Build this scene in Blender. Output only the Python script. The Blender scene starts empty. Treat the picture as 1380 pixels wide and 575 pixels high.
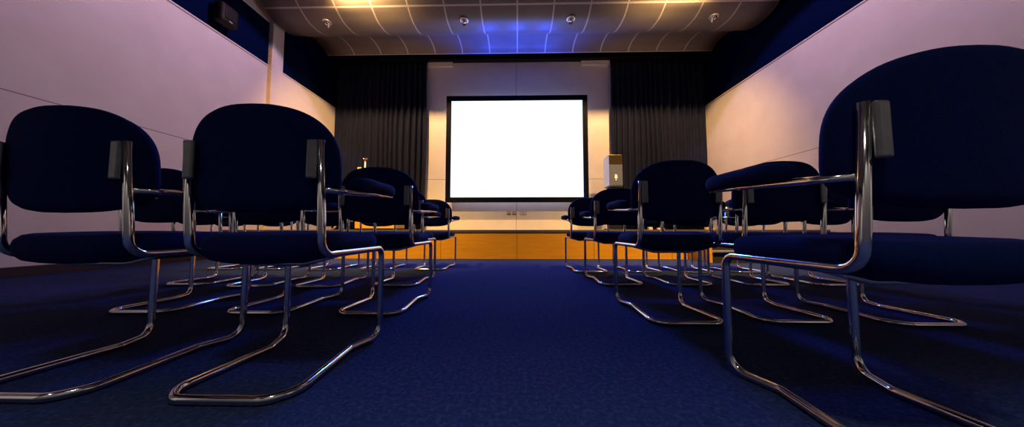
import bpy, bmesh, math, random
from mathutils import Vector, Matrix

random.seed(7)
S = bpy.context.scene
COL = S.collection
PI = math.pi

# ------------------------------------------------------------------ helpers
def link_mesh(name, bm, mat, parent=None, smooth=False):
    me = bpy.data.meshes.new(name)
    bmesh.ops.recalc_face_normals(bm, faces=bm.faces)
    bm.to_mesh(me); bm.free()
    if smooth:
        for p in me.polygons: p.use_smooth = True
    me.materials.append(mat)
    o = bpy.data.objects.new(name, me); COL.objects.link(o)
    if parent: o.parent = parent
    return o

def thing(name, label, cat, loc=(0, 0, 0), rz=0.0, group=None):
    o = bpy.data.objects.new(name, None); COL.objects.link(o)
    o.empty_display_size = .1
    o.location = loc; o.rotation_euler = (0, 0, rz)
    o['label'] = label; o['category'] = cat
    if group: o['group'] = group
    return o

def tag(o, label, cat, group=None):
    o['label'] = label; o['category'] = cat
    if group: o['group'] = group
    return o

def struct(o, label=None):
    o['kind'] = 'structure'
    if label: o['label'] = label; o['category'] = o.name.split('_')[0]
    return o

def add_box(bm, x0, x1, y0, y1, z0, z1, bevel=0.0, seg=2):
    vs = [bm.verts.new((x, y, z)) for x in (x0, x1) for y in (y0, y1) for z in (z0, z1)]
    q = [(0, 1, 3, 2), (4, 6, 7, 5), (0, 4, 5, 1), (2, 3, 7, 6), (0, 2, 6, 4), (1, 5, 7, 3)]
    fs = [bm.faces.new([vs[i] for i in f]) for f in q]
    if bevel:
        es = list({e for f in fs for e in f.edges})
        bmesh.ops.bevel(bm, geom=es, offset=bevel, segments=seg, affect='EDGES', profile=.5)

def box_obj(name, b, mat, parent=None, bevel=0.0, seg=2):
    bm = bmesh.new(); add_box(bm, *b, bevel=bevel, seg=seg)
    return link_mesh(name, bm, mat, parent)

def fillet(pts, radii, n=7):
    """round the inner corners of a polyline"""
    P = [Vector(p) for p in pts]; out = [P[0]]
    for i in range(1, len(P) - 1):
        r = radii[i - 1]
        a = (P[i - 1] - P[i]); b = (P[i + 1] - P[i])
        la, lb = a.length, b.length; a.normalize(); b.normalize()
        ang = a.angle(b)
        if r <= 0 or ang > PI - .02: out.append(P[i]); continue
        t = min(r / math.tan(ang / 2), la * .49, lb * .49)
        rr = t * math.tan(ang / 2)
        bis = (a + b).normalized(); c = P[i] + bis * (rr / math.sin(ang / 2))
        s = P[i] + a * t - c; e = P[i] + b * t - c
        tot = s.angle(e); ax = s.cross(e).normalized()
        for k in range(n + 1):
            out.append(c + Matrix.Rotation(tot * k / n, 3, ax) @ s)
    out.append(P[-1])
    return out

def add_tube(bm, path, r, sides=12, flat=1.0):
    P = [Vector(p) for p in path]; n = len(P)
    T = []
    for i in range(n):
        a = P[max(0, i - 1)]; b = P[min(n - 1, i + 1)]
        T.append((b - a).normalized())
    u = T[0].orthogonal().normalized(); rings = []
    for i in range(n):
        if i:
            q = T[i - 1].rotation_difference(T[i]); u = q @ u
        u = (u - T[i] * u.dot(T[i])).normalized(); v = T[i].cross(u)
        rr = r[i] if isinstance(r, (list, tuple)) else r
        rings.append([bm.verts.new(P[i] + (u * math.cos(2 * PI * k / sides) + v * math.sin(2 * PI * k / sides) * flat) * rr) for k in range(sides)])
    for i in range(n - 1):
        for k in range(sides):
            bm.faces.new((rings[i][k], rings[i][(k + 1) % sides], rings[i + 1][(k + 1) % sides], rings[i + 1][k]))
    bm.faces.new(list(reversed(rings[0]))); bm.faces.new(rings[-1])

def add_lathe(bm, prof, n=24, M=Matrix.Identity(4)):
    rings = []
    for r, z in prof:
        if r < 1e-6: rings.append([bm.verts.new(M @ Vector((0, 0, z)))])
        else: rings.append([bm.verts.new(M @ Vector((r * math.cos(2 * PI * k / n), r * math.sin(2 * PI * k / n), z))) for k in range(n)])
    for a, b in zip(rings, rings[1:]):
        for k in range(n):
            k2 = (k + 1) % n
            if len(a) == 1 and len(b) == 1: continue
            if len(a) == 1: bm.faces.new((a[0], b[k], b[k2]))
            elif len(b) == 1: bm.faces.new((a[k], a[k2], b[0]))
            else: bm.faces.new((a[k], a[k2], b[k2], b[k]))
    if len(rings[0]) > 1: bm.faces.new(list(reversed(rings[0])))
    if len(rings[-1]) > 1: bm.faces.new(rings[-1])

def add_pad(bm, outline, thick, edge, place, crown=0.0, n_edge=6, n_in=6):
    """upholstered pad: outline in (a,b), rounded rim, crowned face, mapped to 3-D by place(a,b,c)"""
    O = [Vector(p) for p in outline]; n = len(O)
    cen = sum(O, Vector((0, 0))) / n
    ext = max((p - cen).length for p in O)
    def ring(inset, c):
        return [bm.verts.new(place(*(cen + (p - cen) * (1 - inset / max((p - cen).length, 1e-6))), c)) for p in O]
    def ring_s(s, inset0, c):
        out = []
        for p in O:
            q = cen + (p - cen) * (1 - inset0 / max((p - cen).length, 1e-6))
            out.append(bm.verts.new(place(*(cen + (q - cen) * s), c)))
        return out
    rings = []; h = thick / 2
    for k in range(n_in):                                    # back face, centre outwards
        s = (k + 1) / (n_in + 1); rings.append(ring_s(s, edge, -h - crown * .5 * (1 - s * s)))
    for k in range(n_edge + 1):
        t = -PI / 2 + PI * k / n_edge
        rings.append(ring(edge * (1 - math.cos(t)), h * math.sin(t)))
    for k in range(n_in, 0, -1):
        s = k / (n_in + 1); rings.append(ring_s(s, edge, h + crown * (1 - s * s)))
    for a, b in zip(rings, rings[1:]):
        for k in range(n):
            bm.faces.new((a[k], a[(k + 1) % n], b[(k + 1) % n], b[k]))
    c0 = bm.verts.new(place(*cen, -h - crown * .5)); c1 = bm.verts.new(place(*cen, h + crown))
    for k in range(n):
        bm.faces.new((c0, rings[0][(k + 1) % n], rings[0][k]))
        bm.faces.new((c1, rings[-1][k], rings[-1][(k + 1) % n]))

# ------------------------------------------------------------------ materials
def new_mat(name):
    m = bpy.data.materials.new(name); m.use_nodes = True
    nt = m.node_tree; b = nt.nodes['Principled BSDF']
    return m, nt, b

def coord(nt, kind='Object'):
    return nt.nodes.new('ShaderNodeTexCoord').outputs[kind]

def math_n(nt, op, a, b=None, c=None):
    n = nt.nodes.new('ShaderNodeMath'); n.operation = op
    for i, v in enumerate((a, b, c)):
        if v is None: continue
        if isinstance(v, (int, float)): n.inputs[i].default_value = v
        else: nt.links.new(v, n.inputs[i])
    return n.outputs[0]

def noise(nt, vec, scale, detail=3, rough=.5, stretch=None):
    if stretch:
        mp = nt.nodes.new('ShaderNodeMapping'); mp.inputs['Scale'].default_value = stretch
        nt.links.new(vec, mp.inputs['Vector']); vec = mp.outputs[0]
    n = nt.nodes.new('ShaderNodeTexNoise'); n.inputs['Scale'].default_value = scale
    n.inputs['Detail'].default_value = detail; n.inputs['Roughness'].default_value = rough
    nt.links.new(vec, n.inputs['Vector']); return n.outputs['Fac']

def ramp(nt, fac, stops):
    r = nt.nodes.new('ShaderNodeValToRGB'); e = r.color_ramp.elements
    while len(e) < len(stops): e.new(.5)
    for el, (p, c) in zip(e, stops): el.position = p; el.color = (*c, 1)
    nt.links.new(fac, r.inputs[0]); return r.outputs[0]

def mix(nt, fac, a, b):
    n = nt.nodes.new('ShaderNodeMix'); n.data_type = 'RGBA'
    for i, v in ((0, fac), (6, a), (7, b)):
        if isinstance(v, tuple): n.inputs[i].default_value = (*v, 1)
        elif isinstance(v, (int, float)): n.inputs[i].default_value = v
        else: nt.links.new(v, n.inputs[i])
    return n.outputs[2]

def bump(nt, b, h, strength, dist):
    n = nt.nodes.new('ShaderNodeBump'); n.inputs['Strength'].default_value = strength
    n.inputs['Distance'].default_value = dist
    nt.links.new(h, n.inputs['Height']); nt.links.new(n.outputs[0], b.inputs['Normal'])

def flat_mat(name, col, rough=.6, metal=0.0, spec=.5, var=.12, scale=30):
    m, nt, b = new_mat(name)
    f = noise(nt, coord(nt), scale)
    c2 = tuple(max(0, v * (1 - var)) for v in col); c3 = tuple(v * (1 + var) for v in col)
    nt.links.new(ramp(nt, f, [(.3, c2), (.7, c3)]), b.inputs['Base Color'])
    b.inputs['Roughness'].default_value = rough; b.inputs['Metallic'].default_value = metal
    b.inputs['Specular IOR Level'].default_value = spec
    return m

M = {}
def build_materials():
    # chrome tube
    m, nt, b = new_mat('chrome'); b.inputs['Metallic'].default_value = 1
    b.inputs['Base Color'].default_value = (.72, .71, .70, 1)
    nt.links.new(math_n(nt, 'MULTIPLY_ADD', noise(nt, coord(nt), 60), .10, .06), b.inputs['Roughness'])
    M['chrome'] = m
    M['bracket'] = flat_mat('dark_metal_plate', (.20, .20, .21), .33, .5)
    # navy upholstery
    m, nt, b = new_mat('navy_upholstery'); v = coord(nt)
    f = noise(nt, v, 260, 2); g = noise(nt, v, 8, 3)
    nt.links.new(mix(nt, math_n(nt, 'MULTIPLY', g, .35), ramp(nt, f, [(.3, (.0014, .0055, .045)), (.7, (.0028, .0110, .088))]), (.0018, .007, .052)), b.inputs['Base Color'])
    b.inputs['Roughness'].default_value = .9; b.inputs['Specular IOR Level'].default_value = .1
    b.inputs['Sheen Weight'].default_value = .05; b.inputs['Sheen Tint'].default_value = (.1, .2, .8, 1)
    bump(nt, b, f, .3, .002); M['navy'] = m
    # carpet
    m, nt, b = new_mat('blue_carpet'); v = coord(nt)
    f = noise(nt, v, 70, 4, .75); s = noise(nt, v, 30, 3, .65, (1, .35, 1)); g = noise(nt, v, 1.3, 2)
    c = ramp(nt, f, [(.34, CARPET[0]), (.52, CARPET[1]), (.68, CARPET[2])])
    c = mix(nt, math_n(nt, 'MULTIPLY', s, .5), c, CARPET[0]); c = mix(nt, math_n(nt, 'MULTIPLY', g, .3), c, CARPET[1])
    nt.links.new(c, b.inputs['Base Color']); b.inputs['Roughness'].default_value = .95
    b.inputs['Specular IOR Level'].default_value = .05
    bump(nt, b, f, .9, .006); M['carpet'] = m
    # pale wall panels with fine joints; each side has joints of its own
    def wall(name, joints):
        m, nt, b = new_mat(name); v = coord(nt)
        sp = nt.nodes.new('ShaderNodeSeparateXYZ'); nt.links.new(v, sp.inputs[0])
        f = noise(nt, v, 3, 3)
        c = ramp(nt, f, [(.3, (.66, .62, .60)), (.7, (.72, .68, .66))])
        for ax, at, w in joints:
            d = math_n(nt, 'ABSOLUTE', math_n(nt, 'SUBTRACT', sp.outputs[ax], at))
            c = mix(nt, math_n(nt, 'LESS_THAN', d, w), c, (.30, .25, .24))
        nt.links.new(c, b.inputs['Base Color']); b.inputs['Roughness'].default_value = .42
        b.inputs['Specular IOR Level'].default_value = .3
        return m
    M['wall_back'] = wall('pale_panel_back', [('X', -.03, .007), ('Z', 1.775, .007)])
    M['wall_side'] = wall('pale_panel_side', [('Z', 1.79, .006)])
    M['rear'] = flat_mat('grey_rear_wall', (.12, .11, .11), .7)
    M['plaster'] = flat_mat('pale_plaster', (.62, .57, .58), .6)
    M['batten'] = flat_mat('pale_batten', (.8, .76, .72), .5)
    M['navy_panel'] = flat_mat('navy_acoustic_fabric', (.0010, .0050, .034), .95, 0, .02, .3, 200)
    M['black'] = flat_mat('matt_black', (.006, .006, .008), .6, 0, .2)
    # ceiling panels, lighter joints in the sheet's own coordinates
    m, nt, b = new_mat('wave_ceiling_panels'); uv = coord(nt, 'UV')
    sp = nt.nodes.new('ShaderNodeSeparateXYZ'); nt.links.new(uv, sp.inputs[0])
    def joint(o, w):
        fr = math_n(nt, 'FRACT', math_n(nt, 'ADD', o, .5))
        return math_n(nt, 'LESS_THAN', math_n(nt, 'ABSOLUTE', math_n(nt, 'SUBTRACT', fr, .5)), w)
    j = math_n(nt, 'MAXIMUM', joint(sp.outputs['X'], .020), joint(sp.outputs['Y'], .016))
    f = noise(nt, coord(nt), 2.5, 3)
    nt.links.new(mix(nt, j, ramp(nt, f, [(.3, (.165, .145, .14)), (.7, (.20, .175, .17))]), (.56, .52, .50)), b.inputs['Base Color'])
    b.inputs['Roughness'].default_value = .45; b.inputs['Specular IOR Level'].default_value = .35
    M['ceiling'] = m
    # curtain
    m, nt, b = new_mat('charcoal_curtain'); v = coord(nt)
    f = noise(nt, v, 14, 4, .6, (6, 1, .25))
    nt.links.new(ramp(nt, f, [(.3, (.008, .011, .026)), (.7, (.016, .021, .048))]), b.inputs['Base Color'])
    b.inputs['Roughness'].default_value = .9; b.inputs['Specular IOR Level'].default_value = .1
    M['curtain'] = m
    # orange wood veneer
    def wood(name, a, bcol, joints=True):
        m, nt, b = new_mat(name); v = coord(nt)
        f = noise(nt, v, 5, 6, .65, (.6, .6, 9)); g = noise(nt, v, 1.2, 2)
        c = ramp(nt, f, [(.25, a), (.75, bcol)]); c = mix(nt, math_n(nt, 'MULTIPLY', g, .3), c, a)
        if joints:
            sp = nt.nodes.new('ShaderNodeSeparateXYZ'); nt.links.new(v, sp.inputs[0])
            fr = math_n(nt, 'ABSOLUTE', math_n(nt, 'SUBTRACT', math_n(nt, 'FRACT', math_n(nt, 'MULTIPLY', math_n(nt, 'ADD', sp.outputs['X'], .62), .82)), .5))
            c = mix(nt, math_n(nt, 'LESS_THAN', fr, .0045), c, tuple(v * .55 for v in a))
        nt.links.new(c, b.inputs['Base Color']); b.inputs['Roughness'].default_value = .38
        b.inputs['Specular IOR Level'].default_value = .35
        return m
    M['wood'] = wood('orange_veneer', (.56, .24, .014), (.74, .36, .024))
    M['wood_plain'] = wood('orange_veneer_plain', (.60, .27, .03), (.78, .38, .05), False)
    M['nosing'] = flat_mat('bronze_nosing', (.10, .085, .085), .4, .3)
    M['alu'] = flat_mat('aluminium_strip', (.75, .70, .66), .35, .8)
    M['stage_top'] = flat_mat('dark_stage_boards', (.09, .06, .045), .6)
    M['dark_riser'] = flat_mat('dark_riser', (.02, .014, .016), .7)
    # projected picture
    m, nt, b = new_mat('lit_projection'); e = nt.nodes.new('ShaderNodeEmission')
    e.inputs[0].default_value = (*SCREEN_COL, 1); e.inputs[1].default_value = SCREEN_STR
    nt.links.new(e.outputs[0], nt.nodes['Material Output'].inputs[0]); nt.nodes.remove(b); M['screen'] = m
    M['bezel'] = flat_mat('black_blue_bezel', (.0012, .0018, .007), .5, 0, .06)
    M['silver'] = flat_mat('silver_enamel', (.80, .80, .84), .3, .1)
    M['grey_door'] = flat_mat('grey_door_enamel', (.07, .085, .16), .45, 0)
    M['smoky'] = flat_mat('smoky_brown_panel', (.07, .05, .025), .2, .5)
    M['white'] = flat_mat('white_enamel', (.85, .84, .82), .4)
    M['brown_dark'] = flat_mat('dark_brown_shell', (.008, .005, .004), .55, 0, .2)
    M['red'] = flat_mat('dark_red_plastic', (.25, .02, .015), .4)
    M['yellow'] = flat_mat('yellow_card', (.85, .60, .08), .6)
    M['cream'] = flat_mat('cream_plastic', (.55, .40, .20), .5)
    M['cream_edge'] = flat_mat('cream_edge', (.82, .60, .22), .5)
    M['plate'] = flat_mat('grey_socket_plate', (.42, .33, .30), .5)
    M['roof'] = flat_mat('dark_soffit', (.03, .03, .04), .9)

CARPET = ((.010, .018, .050), (.024, .038, .112), (.055, .080, .215))
SCREEN_COL = (.68, .76, 1.0); SCREEN_STR = 1.6
build_materials()

# ------------------------------------------------------------------ the room
WX = 4.88          # side walls
YB = 7.32          # back wall
YS = 4.55          # stage front
ZS = .461           # stage height
ZN = 3.665          # foot of the navy band

struct(box_obj('floor', (-WX - .2, WX + .2, -2.4, YB + .2, -.1, 0), M['carpet']), 'dark blue speckled carpet floor of the aisle and seating')
# left wall: near section, then a section standing 7 cm prouder, navy band recessed above
YP = 5.30
bm = bmesh.new(); add_box(bm, -WX - .2, -WX, -2.4, YP, 0, ZN); add_box(bm, -WX - .2, -WX, -2.4, YP, 4.525, 5.8)
add_box(bm, -WX - .2, -WX - .03, -2.4, YP, ZN, 4.525)
struct(link_mesh('wall_left', bm, M['wall_side']), 'pale panelled wall at left, nearer section')
bm = bmesh.new(); add_box(bm, -WX - .2, -WX + .07, YP, YB + .2, 0, ZN)
add_box(bm, -WX - .2, -WX + .07, YP, YP + .26, ZN, 5.8)
struct(link_mesh('wall_left_pier', bm, M['wall_side']), 'pale pier standing proud of the left wall')
bm = bmesh.new(); add_box(bm, WX, WX + .2, -2.4, YB + .2, 0, ZN); add_box(bm, WX + .03, WX + .2, -2.4, YB + .2, ZN, 5.8)
struct(link_mesh('wall_right', bm, M['wall_side']), 'pale panelled wall at right with a fine level joint')
struct(box_obj('trim_7', (-WX, -WX + .071, YP - .012, YP, .1, ZN + .35), M['cream_edge']), 'thin vertical edge of the pier with warm lamplight painted on')  # warm lamplight on the pier's end face, put into the strip's colour
def navy(name, b, label):
    o = box_obj(name, b, M['navy_panel']); return tag(o, label, 'wall panel', None)
bm_edge = .004
navy('acoustic_panel', (-WX - .028, -WX + .012, -2.3, YP - .03, ZN + .012, 4.52), 'long navy acoustic panel high on the left wall behind the dark speaker')
navy('acoustic_panel', (-WX - .19, -WX + .05, YP + .262, YB - .02, ZN + .012, 5.75), 'navy acoustic panel between the pale pier and the left curtain')
navy('acoustic_panel', (WX - .012, WX + .028, -2.3, YB - .02, ZN + .012, 5.75), 'navy acoustic panel along the top of the right wall')
struct(box_obj('trim_1', (-WX - .01, -WX + .018, -2.3, YP - .01, ZN - .012, ZN + .010), M['plaster']))
struct(box_obj('trim_2', (-WX, -WX + .082, YP + .262, YB - .02, ZN - .012, ZN + .010), M['plaster']))
struct(box_obj('trim_3', (WX - .018, WX + .01, -2.3, YB - .02, ZN - .012, ZN + .010), M['plaster']))
struct(box_obj('baseboard_left', (-WX, -WX + .016, -2.3, YS - .01, 0, .10), M['dark_riser'], bevel=.003))
struct(box_obj('baseboard_right', (WX - .016, WX, -2.3, 3.98, 0, .10), M['dark_riser'], bevel=.003))
struct(box_obj('wall_back', (-WX, WX, YB, YB + .2, 0, 5.8), M['wall_back']), 'pale panelled wall behind the projection screen')
struct(box_obj('wall_rear', (-WX, WX, -2.6, -2.4, 0, 5.8), M['rear']))
struct(box_obj('ceiling_slab', (-WX - .2, WX + .2, -2.6, YB + .2, 5.8, 5.95), M['roof']))
struct(box_obj('trim_4', (-WX + .05, WX, 7.16, YB, 4.905, 5.5), M['black']), 'black pelmet across the top of the back wall')
struct(box_obj('trim_5', (-2.42, -1.72, YB - .05, YB, 4.80, 4.905), M['batten']))
struct(box_obj('trim_6', (1.68, 2.43, YB - .05, YB, 4.80, 4.905), M['batten']))

# waved ceiling
KEY = [(6.8, 4.819), (6.66, 4.9), (6.5, 4.916), (6.26, 4.893), (6.1, 4.819), (5.95, 4.716), (5.8, 4.617), (5.62, 4.541), (5.42, 4.508), (5.22, 4.512), (4.985, 4.615), (4.72, 4.8), (4.45, 4.962), (4.15, 5.055), (3.85, 5.057), (3.55, 4.969), (3.2, 4.752), (2.9, 4.577), (2.6, 4.53), (2.3, 4.582), (1.9, 4.835), (1.5, 5.038), (1.1, 5.041), (0.6, 4.745), (0.1, 4.549), (-0.4, 4.75), (-0.9, 5.05), (-1.5, 4.9), (-2.2, 4.6)]
def catmull(K, n=6):
    out = []
    for i in range(len(K) - 1):
        p0 = K[max(0, i - 1)]; p1 = K[i]; p2 = K[i + 1]; p3 = K[min(len(K) - 1, i + 2)]
        for k in range(n):
            t = k / n
            out.append(tuple(.5 * (2 * p1[j] + (p2[j] - p0[j]) * t + (2 * p0[j] - 5 * p1[j] + 4 * p2[j] - p3[j]) * t * t + (3 * p1[j] - p0[j] - 3 * p2[j] + p3[j]) * t ** 3) for j in (0, 1)))
    out.append(K[-1]); return out
def make_ceiling():
    prof = catmull(KEY); arc = [0.0]
    for a, b in zip(prof, prof[1:]): arc.append(arc[-1] + math.hypot(b[0] - a[0], b[1] - a[1]))
    bm = bmesh.new(); uvl = bm.loops.layers.uv.new('UVMap')
    XE = 4.75; nx = 28; grid = []
    for (y, z), s in zip(prof, arc):
        grid.append([(bm.verts.new((-XE + 2 * XE * i / nx, y, z)), (-7 + 14 * i / nx, s / .97)) for i in range(nx + 1)])
    for a, b in zip(grid, grid[1:]):
        for i in range(nx):
            q = (a[i], a[i + 1], b[i + 1], b[i]); f = bm.faces.new([v[0] for v in q]); f.smooth = True
            for l, v in zip(f.loops, q): l[uvl].uv = v[1]
    me = bpy.data.meshes.new('ceiling'); bm.to_mesh(me); bm.free(); me.materials.append(M['ceiling'])
    o = bpy.data.objects.new('ceiling', me); COL.objects.link(o)
    md = o.modifiers.new('thickness', 'SOLIDIFY'); md.thickness = .03; md.offset = 1
    # the sheet's lower face stays where it was drawn
    bmx = bmesh.new(); bmx.from_mesh(me); bmx.normal_update()
    if bmx.faces[:][0].normal.z > 0: md.offset = 1
    else: md.offset = -1
    bmx.free()
    struct(o, 'waved grey panel ceiling with pale joints')
make_ceiling()

# stage
bm = bmesh.new(); add_box(bm, -WX + .08, WX - .005, YS, YB - .005, 0, ZS - .046)
o = link_mesh('stage', bm, M['wood']); tag(o, 'low orange wood stage running across the foot of the back wall', 'stage')
box_obj('stage_floor', (-WX + .08, WX - .005, YS + .03, YB - .005, ZS - .046, ZS), M['stage_top'], o)
box_obj('nosing', (-WX + .08, WX - .005, YS - .012, YS + .03, ZS - .046, ZS), M['nosing'], o, bevel=.004)
# steps at right
t = thing('stage_steps', 'dark carpeted steps with a pale nosing beside right end of stage', 'steps', (3.75, 4.25, 0))
box_obj('riser', (-1.03, 1.1, -.22, .05, 0, .148), M['dark_riser'], t)
box_obj('riser', (-1.03, 1.1, .05, .285, 0, .30), M['dark_riser'], t)
box_obj('side_panel', (-1.08, -1.03, -.20, .285, 0, .30), M['wood_plain'], t, bevel=.003)
box_obj('tread_nosing', (-1.03, 1.1, -.25, -.20, .148, .176), M['alu'], t, bevel=.003)
box_obj('tread_nosing', (-1.03, 1.1, .03, .08, .30, .328), M['alu'], t, bevel=.003)

# curtains
def curtain(x0, x1, label, seed):
    rnd = random.Random(seed); n = 420; W = x1 - x0
    ph = [(rnd.uniform(0, 6.28), rnd.uniform(.85, 1.15)) for _ in range(3)]
    zs = [ZS + .015, ZS + .5, 1.5, 2.5, 3.4, 4.2, 4.70, 4.90]
    bm = bmesh.new(); G = []
    for z in zs:
        row = []
        for i in range(n + 1):
            u = i / n; x = u * W
            w = x + .05 * math.sin(x * 3.1 + ph[0][0]) + .03 * math.sin(x * 7.3 + ph[1][0])
            k = .045 + .018 * math.sin(x * 2.3 + ph[2][0])
            a = math.sin(2 * PI * w / .155)
            y = k * (math.copysign(abs(a) ** .7, a)) + .012 * math.sin(2 * PI * w / .052 + ph[1][0])
            y *= (.75 if z > 4.85 else 1.0) * (1 + .12 * math.sin(z * 1.3 + x * 5))
            row.append(bm.verts.new((x0 + x + .010 * math.sin(z * 1.7 + x * 4), 7.235 + y, z)))
        G.append(row)
    for a, b in zip(G, G[1:]):
        for i in range(n): bm.faces.new((a[i], a[i + 1], b[i + 1], b[i]))
    o = link_mesh('stage_curtain', bm, M['curtain'], None, True)
    md = o.modifiers.new('thickness', 'SOLIDIFY'); md.thickness = .006
    tag(o, label, 'curtain', 'curtains flanking the screen')
    return o
curtain(-4.79, -2.37, 'dark pleated curtain hanging left of the screen', 3)
curtain(2.42, 4.84, 'dark pleated curtain hanging right of the screen', 5)

# projection screen, standing 25 cm proud of the wall
t = thing('projection_screen', 'large glowing white projection screen in a black frame', 'screen', (-.02, 7.05, 1.147))
SW, SH = 1.785, 2.715
bm = bmesh.new()
fx, fz = .125, .125
add_box(bm, -SW, SW, -.03, .06, 0, fz, .006); add_box(bm, -SW, SW, -.03, .06, SH - fz, SH, .006)
add_box(bm, -SW, -SW + fx, -.03, .06, fz, SH - fz, .006); add_box(bm, SW - fx, SW, -.03, .06, fz, SH - fz, .006)
link_mesh('frame', bm, M['bezel'], t)
box_obj('screen_surface', (-SW + fx - .01, SW - fx + .01, .0, .02, fz - .01, SH - fz + .01), M['screen'], t)
for s in (-1, 1): box_obj('wall_bracket', (s * 1.2 - .06, s * 1.2 + .06, .06, YB - 7.05, .5, SH - .5), M['black'], t)

# sockets on the back wall under the screen
for i, (x, w, lab) in enumerate(((-.222, .10, 'small wall socket plate under the screen, first from the left curtain'),
                                 (-.085, .11, 'small wall socket plate under the screen, middle of the three'),
                                 (.145, .17, 'double socket plate under the screen, nearest the right curtain'))):
    t = thing('wall_socket', lab, 'socket', (x, YB, .895), 0, 'socket plates under the screen')
    box_obj('plate', (-w / 2, w / 2, -.012, 0, -.045, .045), M['plate'], t, bevel=.004)
    if i < 2: box_obj('switch', (-w * .4, w * .4, -.02, -.012, -.04, -.022), M['dark_riser'], t)
    else:
        for sx in (-.04, .04): box_obj('socket_face', (sx - .03, sx + .03, -.018, -.012, -.03, .03), M['plaster'], t, bevel=.003)

# eyeball spotlights in the wave ceiling
for x, lab in ((-3.72, 'small eyeball spotlight in ceiling, leftmost of four'), (-1.03, 'small eyeball spotlight in ceiling just left of the blue glow'),
               (1.03, 'small eyeball spotlight in ceiling just right of the blue glow'), (3.74, 'small eyeball spotlight in ceiling, rightmost of four')):
    t = thing('ceiling_spotlight', lab, 'spotlight', (x, 5.26, 4.512), 0, 'eyeball spotlights in the ceiling')
    bm = bmesh.new(); add_lathe(bm, [(.050, 0), (.085, 0), (.088, -.008), (.078, -.016), (.052, -.014), (.050, 0)], 28)
    link_mesh('trim_ring', bm, M['alu'], t, True)
    bm = bmesh.new(); add_lathe(bm, [(.055 * math.sin(a), -.012 - .055 * math.cos(a)) for a in [PI * k / 12 for k in range(13)]], 24)
    link_mesh('eyeball', bm, M['chrome'], t, True)
    bm = bmesh.new(); add_lathe(bm, [(0, 0), (.032, 0), (.036, .012), (.03, .02)], 20, Matrix.Translation((0, .035, -.062)) @ Matrix.Rotation(math.radians(140), 4, 'X'))
    link_mesh('lens', bm, M['bracket'], t, True)

# wall speaker at the upper left
t = thing('wall_speaker', 'dark brown loudspeaker mounted high on the left navy panel', 'speaker', (-WX + .012, 4.36, 3.765))
box_obj('cabinet', (.05, .22, -.17, .12, 0, .33), M['brown_dark'], t, bevel=.05, seg=4)
box_obj('grille', (.215, .23, -.12, .07, .08, .28), M['black'], t, bevel=.006)
box_obj('badge', (.219, .224, -.05, .0, .045, .062), M['plate'], t)
box_obj('mount', (.0, .07, -.06, .06, .13, .23), M['bracket'], t, bevel=.006)

# lectern with microphone at left of the stage
t = thing('lectern', 'broad orange wood lectern on the stage at left, mostly hidden by chairs', 'lectern', (-3.02, 6.0, ZS))
box_obj('body', (-.44, .44, -.02, .45, .03, 1.08), M['wood_plain'], t, bevel=.006)
box_obj('top', (-.46, .46, -.04, .48, 1.08, 1.12), M['wood_plain'], t, bevel=.008)
box_obj('plinth', (-.42, .42, .03, .43, 0, .03), M['black'], t)
zt = ZS + 1.12
t = thing('microphone', 'upright microphone with pale stem and red head above the left lectern', 'microphone', (-3.34, 6.1, zt))
bm = bmesh.new(); add_lathe(bm, [(.06, 0), (.06, .014), (.02, .024), (.0, .024)], 20); link_mesh('base', bm, M['black'], t)
bm = bmesh.new(); add_tube(bm, [(0, 0, .02), (0, 0, .385)], .016, 12); link_mesh('stem', bm, M['white'], t, True)
bm = bmesh.new(); add_lathe(bm, [(.012, .375), (.022, .38), (.024, .42), (.018, .435), (0, .44)], 16); link_mesh('collar', bm, M['red'], t, True)
bm = bmesh.new()
for s in (-1, 1): add_lathe(bm, [(0, -.02), (.014, -.015), (.02, 0), (.014, .015), (0, .02)], 14, Matrix.Translation((s * .032, 0, .44)))
add_tube(bm, [(-.032, 0, .44), (.032, 0, .44)], .007, 8)
link_mesh('head', bm, M['chrome'], t, True)
t = thing('card_holder', 'small yellow folded card on the lectern, left of the microphone', 'card', (-3.47, 6.12, zt))
box_obj('stand', (-.03, .03, -.02, .02, 0, .19), M['black'], t, bevel=.004)
bm = bmesh.new(); add_box(bm, -.045, .045, -.012, -.002, .18, .255, .003); add_box(bm, -.03, .06, .0, .01, .17, .235, .003)
link_mesh('card', bm, M['yellow'], t)
# cable loop on the stage
bm = bmesh.new()
for k in range(3):
    rr = .072 + .006 * k
    pts = [(-3.98 + rr * math.cos(a), 6.02 + .012 * k + .02 * math.sin(2 * a), ZS + .09 + rr * math.sin(a)) for a in [2 * PI * i / 28 for i in range(29)]]
    add_tube(bm, pts, .007, 8)
tag(link_mesh('cable_coil', bm, M['cream'], None, True), 'small coil of pale cable on the stage beside the orange lectern', 'cable')
# small pale fittings on the stage at right
for x, w, h, lab in ((2.72, .075, .05, 'small cream box on the stage, nearest the silver cabinet'), (2.93, .13, .035, 'flat cream plate on the stage, second from the silver cabinet'),
                     (3.92, .16, .045, 'flat cream plate on the stage beside the right wall')):
    t = thing('floor_box', lab, 'floor box', (x, 5.9, ZS), 0, 'small cream boxes on the stage')
    box_obj('body', (-w / 2, w / 2, -.04, .04, 0, h), M['cream'], t, bevel=.006)
    box_obj('lid', (-w / 2 + .01, w / 2 - .01, -.03, .03, h, h + .006), M['batten'], t, bevel=.002)

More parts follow.
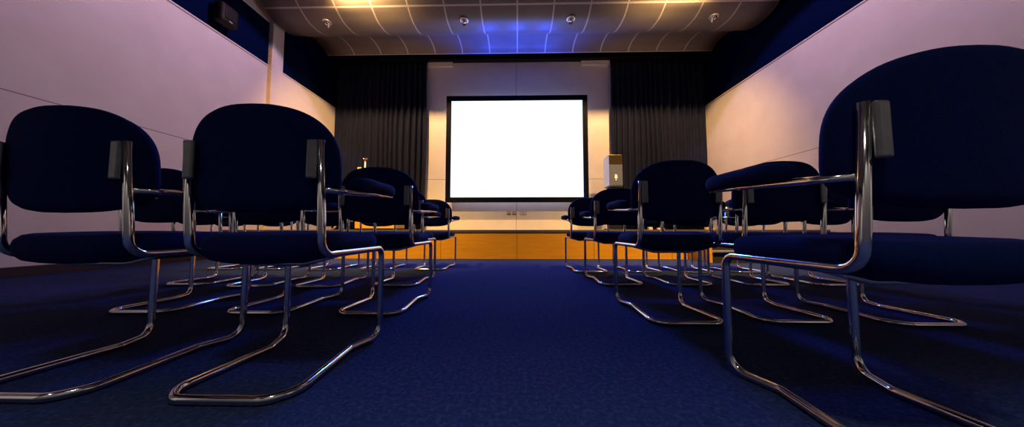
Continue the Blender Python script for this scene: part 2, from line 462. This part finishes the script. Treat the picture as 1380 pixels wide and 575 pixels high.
# silver cabinet on a dark plinth at the right of the stage
t = thing('cabinet_plinth', 'dark narrow plinth under the silver cabinet on the stage', 'plinth', (2.19, 6.5, ZS))
box_obj('column', (-.10, .13, -.15, .15, .03, .965), M['black'], t, bevel=.006)
box_obj('foot', (-.17, .18, -.22, .22, 0, .03), M['black'], t, bevel=.006)
box_obj('top_plate', (-.13, .14, -.18, .18, .965, .985), M['bracket'], t)
t = thing('equipment_cabinet', 'tall silver cabinet with white emblem standing on plinth by right curtain', 'cabinet', (2.185, 6.5, ZS + .985))
box_obj('shell', (-.15, .15, -.195, .21, .0, .69), M['silver'], t, bevel=.006)
box_obj('door', (-.146, .147, -.204, -.195, .004, .46), M['grey_door'], t, bevel=.003)
box_obj('upper_panel', (-.146, .147, -.204, -.195, .464, .686), M['smoky'], t, bevel=.003)
bm = bmesh.new()
def prism(bm, pts, y0, y1):
    a = [bm.verts.new((x, y0, z)) for x, z in pts]; b = [bm.verts.new((x, y1, z)) for x, z in pts]
    bm.faces.new(a); bm.faces.new(list(reversed(b)))
    for i in range(len(pts)): bm.faces.new((a[i], b[i], b[(i + 1) % len(pts)], a[(i + 1) % len(pts)]))
prism(bm, [(-.026, .245), (-.022, .215), (-.035, .165), (-.018, .155), (.018, .155), (.035, .165), (.022, .215), (.026, .245), (.012, .238), (.004, .247), (-.004, .238), (-.014, .247)], -.209, -.203)
prism(bm, [(.014 * math.cos(a), .128 + .016 * math.sin(a)) for a in [2 * PI * k / 12 for k in range(12)]], -.209, -.203)
link_mesh('emblem', bm, M['white'], t)

# ------------------------------------------------------------------ chairs
HW = .200            # half the distance between the two side tubes
TR = .0118            # tube radius
def superoutline(hw, zt, zb, et, eb, droop, n=72):
    """closed outline: arched top, flatter bottom"""
    zc = zb + (zt - zb) * .40; out = []
    for k in range(n):
        a = 2 * PI * k / n; c, s = math.cos(a), math.sin(a)
        e = et if s > 0 else eb; h = (zt - zc) if s > 0 else (zc - zb)
        x = hw * math.copysign(abs(c) ** (2 / e), c); z = zc + h * math.copysign(abs(s) ** (2 / e), s)
        if s < 0: z -= droop * (1 - (x / hw) ** 2) * (abs(s) ** 2)
        out.append((x, z))
    return out

def chair_prototype():
    r = thing('conference_chair', '', 'chair', (0, 0, 0), 0, 'conference chairs')
    # one continuous bent tube
    z0 = TR + .001
    half = [(HW, -.395, .706), (HW, -.374, .373), (HW, 0, .373), (HW, 0, z0), (HW - .048, -.125, z0), (HW - .026, -.405, z0), (HW - .075, -.456, z0)]
    pts = half + [(-x, y, z) for x, y, z in reversed(half)]
    rad = [.048, .036, .050, .05, .07, .06]
    rad = rad + list(reversed(rad))
    bm = bmesh.new(); add_tube(bm, fillet(pts, rad), TR, 12); link_mesh('frame', bm, M['chrome'], r, True)
    # seat
    out = []
    for k in range(64):
        a = 2 * PI * k / 64; c, s = math.cos(a), math.sin(a); e = 4.2
        out.append((.205 * math.copysign(abs(c) ** (2 / e), c), -.185 + .218 * math.copysign(abs(s) ** (2 / e), s)))
    def seat_place(a, b, c):
        fr = max(0, (b + .02) / .06)
        z = .396 + c * (1 + .0 * a) - .012 * (1 - (a / .205) ** 2) * (c < 0) - .010 * fr * fr + .006 * (a / .205) ** 2
        return Vector((a, b, z))
    bm = bmesh.new(); add_pad(bm, out, .076, .034, seat_place, .010); seat = link_mesh('seat', bm, M['navy'], r, True)
    bm = bmesh.new()
    add_tube(bm, fillet([(HW, -.30, .369), (.10, -.30, .342), (-.10, -.30, .342), (-HW, -.30, .369)], [.1, .1]), .009, 8)
    link_mesh('seat_support', bm, M['chrome'], r, True)
    # backrest, slightly dished
    lean = .075
    def back_place(a, b, c):
        return Vector((a, -.378 - (b - .50) * lean + .045 * (a / .232) ** 2 + c, b))
    bm = bmesh.new()
    add_pad(bm, superoutline(.230, .812, .510, 2.65, 4.2, .013), .052, .026, back_place, .008)
    link_mesh('backrest', bm, M['navy'], r, True)
    for s in (-1, 1):
        bm = bmesh.new(); add_box(bm, s * (HW - .003) - .0145 * (1 + s), s * (HW - .003) + .0145 * (1 - s), -.412, -.400, .592, .705, .0055, 3)
        br = link_mesh('back_bracket', bm, M['bracket'], r)
    # armrests
    for s in (-1, 1):
        out = []
        for k in range(48):
            a = 2 * PI * k / 48; c, sn = math.cos(a), math.sin(a); e = 3.0
            out.append((s * (HW + .030) + .030 * math.copysign(abs(c) ** (2 / e), c), -.128 + .150 * math.copysign(abs(sn) ** (2 / e), sn)))
        def arm_place(a, b, c): return Vector((a, b, .607 + c * (1 - .9 * max(0, -b - .16)) - .05 * (b + .05) ** 2 - .10 * max(0, -b - .20)))
        bm = bmesh.new(); add_pad(bm, out, .042, .020, arm_place, .004, 6, 4)
        pad = link_mesh('armrest', bm, M['navy'], r, True)
        bm = bmesh.new()
        add_tube(bm, fillet([(s * HW, -.384, .562), (s * (HW + .030), -.325, .564), (s * (HW + .030), -.12, .580), (s * (HW + .030), .010, .588)], [.03, .05]), .0105, 10, .8)
        link_mesh('arm_support', bm, M['chrome'], pad, True)
    return r

proto = chair_prototype()
def copy_tree(o, parent=None):
    c = o.copy(); COL.objects.link(c)
    if parent: c.parent = parent
    for ch in [x for x in o.children]: copy_tree(ch, c)
    return c
used = False
def chair(x, y, rz, label):
    global used
    r = copy_tree(proto) if used else proto
    used = True
    r.location = (x, y, 0); r.rotation_euler = (0, 0, rz); r['label'] = label
    return r
R = math.radians
ROWS = [
 ('left', 'nearest', 1.21, [(-.780, 0, 0), (-1.366, 0, 0)]),
 ('left', 'second', 1.98, [(-.804, 0, 0), (-1.415, 0, -1), (-2.086, 0, 2)]),
 ('left', 'third', 2.75, [(-.998, 0, 0), (-1.625, -.06, 4), (-2.185, -.06, 4), (-2.735, 0, 1)]),
 ('left', 'front', 3.67, [(-1.000, 0, 0), (-1.635, 0, 1), (-2.240, -.03, 2), (-2.850, 0, 0), (-3.410, 0, 0)]),
 ('right', 'nearest', .955, [(.882, 0, 0)]),
 ('right', 'second', 1.85, [(.828, 0, 0), (1.378, .03, 0), (1.958, 0, 0)]),
 ('right', 'third', 2.82, [(.862, 0, 0), (1.429, 0, 0), (2.051, 0, 0), (2.610, 0, 0)]),
 ('right', 'front', 3.52, [(.790, 0, 0), (1.370, 0, 0), (1.915, 0, 0), (2.465, 0, 0)]),
]
ORD = ['aisle end', 'second from aisle', 'third from aisle', 'fourth from aisle', 'fifth from aisle']
for side, row, y, cs in ROWS:
    rowname = {'nearest': 'nearest row', 'second': 'second row', 'third': 'third row', 'front': 'row beside the stage'}[row]
    for i, (x, dy, rz) in enumerate(cs):
        c = chair(x, y + dy, R(rz), f'navy chair on chrome sled tube, {side} block, {rowname}, {ORD[i]}')
        c.scale = (1, 1, 1.02 if (side, row) == ('left', 'nearest') else 1)      # the nearest left pair stands a little taller

# ------------------------------------------------------------------ light
def lamp(kind, name, loc, energy, col, **kw):
    d = bpy.data.lights.new(name, kind); d.energy = energy; d.color = col
    for k, v in kw.items(): setattr(d, k, v)
    o = bpy.data.objects.new(name, d); COL.objects.link(o); o.location = loc
    return o
def aim(o, to):
    o.rotation_euler = (Vector(to) - o.location).to_track_quat('-Z', 'Y').to_euler()
WARM = (1.0, .61, .18); PINK = (1.0, .62, 1.0)
for x in (-1, 1):
    o = lamp('SPOT', 'stage_downlight', (x * 3.0, 4.42, 4.89), 1000, (1.0, .55, .21), spot_size=R(112), spot_blend=.7, shadow_soft_size=.05)
    aim(o, (x * 2.6, 7.3, 1.6))
    o = lamp('SPOT', 'stage_front_downlight', (x * 2.7, 1.9, 4.80), 3300, WARM, spot_size=R(60), spot_blend=1.0, shadow_soft_size=.08)
    aim(o, (x * 2.3, 5.1, .15))
    o = lamp('SPOT', 'side_wall_downlight', (x * 2.6, 4.2, 4.86), 170, PINK, spot_size=R(86), spot_blend=.18, shadow_soft_size=.05)
    aim(o, (x * 4.88, 4.6, 1.3))
    o = lamp('SPOT', 'house_uplight', (x * 2.6, 4.45, 3.95), 62, (1.0, .58, .20), spot_size=R(125), spot_blend=.9, shadow_soft_size=.06)  # added lamp in mid-air without a fixture, makes the warm ceiling pools
    aim(o, (x * 2.65, 4.9, 5.0))
for x in (-3.2, 0, 3.2):
    o = lamp('SPOT', 'rear_wall_washer', (x, -1.2, 4.55), 450, (1.0, .92, .82), spot_size=R(95), spot_blend=.5, shadow_soft_size=.15)  # unseen lamps added to brighten the rear wall for chrome reflections
    aim(o, (x, -2.4, .7))
o = lamp('SPOT', 'blue_stage_light', (0, 6.9, 4.0), 1500, (.04, .145, 1.0), spot_size=R(92), spot_blend=1.0, shadow_soft_size=.45)
aim(o, (0, 4.4, 0))
for x in (-.7, 0, .7):
    o = lamp('SPOT', 'blue_wash', (x, 6.93, 3.94), 95, (.008, .07, 1.0), spot_size=R(120), spot_blend=.9, shadow_soft_size=.05)
    aim(o, (x * 1.3, 5.95, 4.95))

w = bpy.data.worlds.new('dim_room'); S.world = w; w.use_nodes = True
w.node_tree.nodes['Background'].inputs[0].default_value = (.03, .028, .034, 1)

# ------------------------------------------------------------------ camera
cam = bpy.data.cameras.new('camera'); co = bpy.data.objects.new('camera', cam); COL.objects.link(co)
cam.sensor_width = 36; cam.lens = 10.0; cam.clip_start = .02
co.location = (0, 0, .455); co.rotation_euler = (R(90 + 3.35), 0, R(1.12))
S.camera = co
S.view_settings.view_transform = 'Standard'; S.view_settings.look = 'None'
S.view_settings.exposure = 0; S.view_settings.gamma = 1; S.view_settings.use_curve_mapping = False
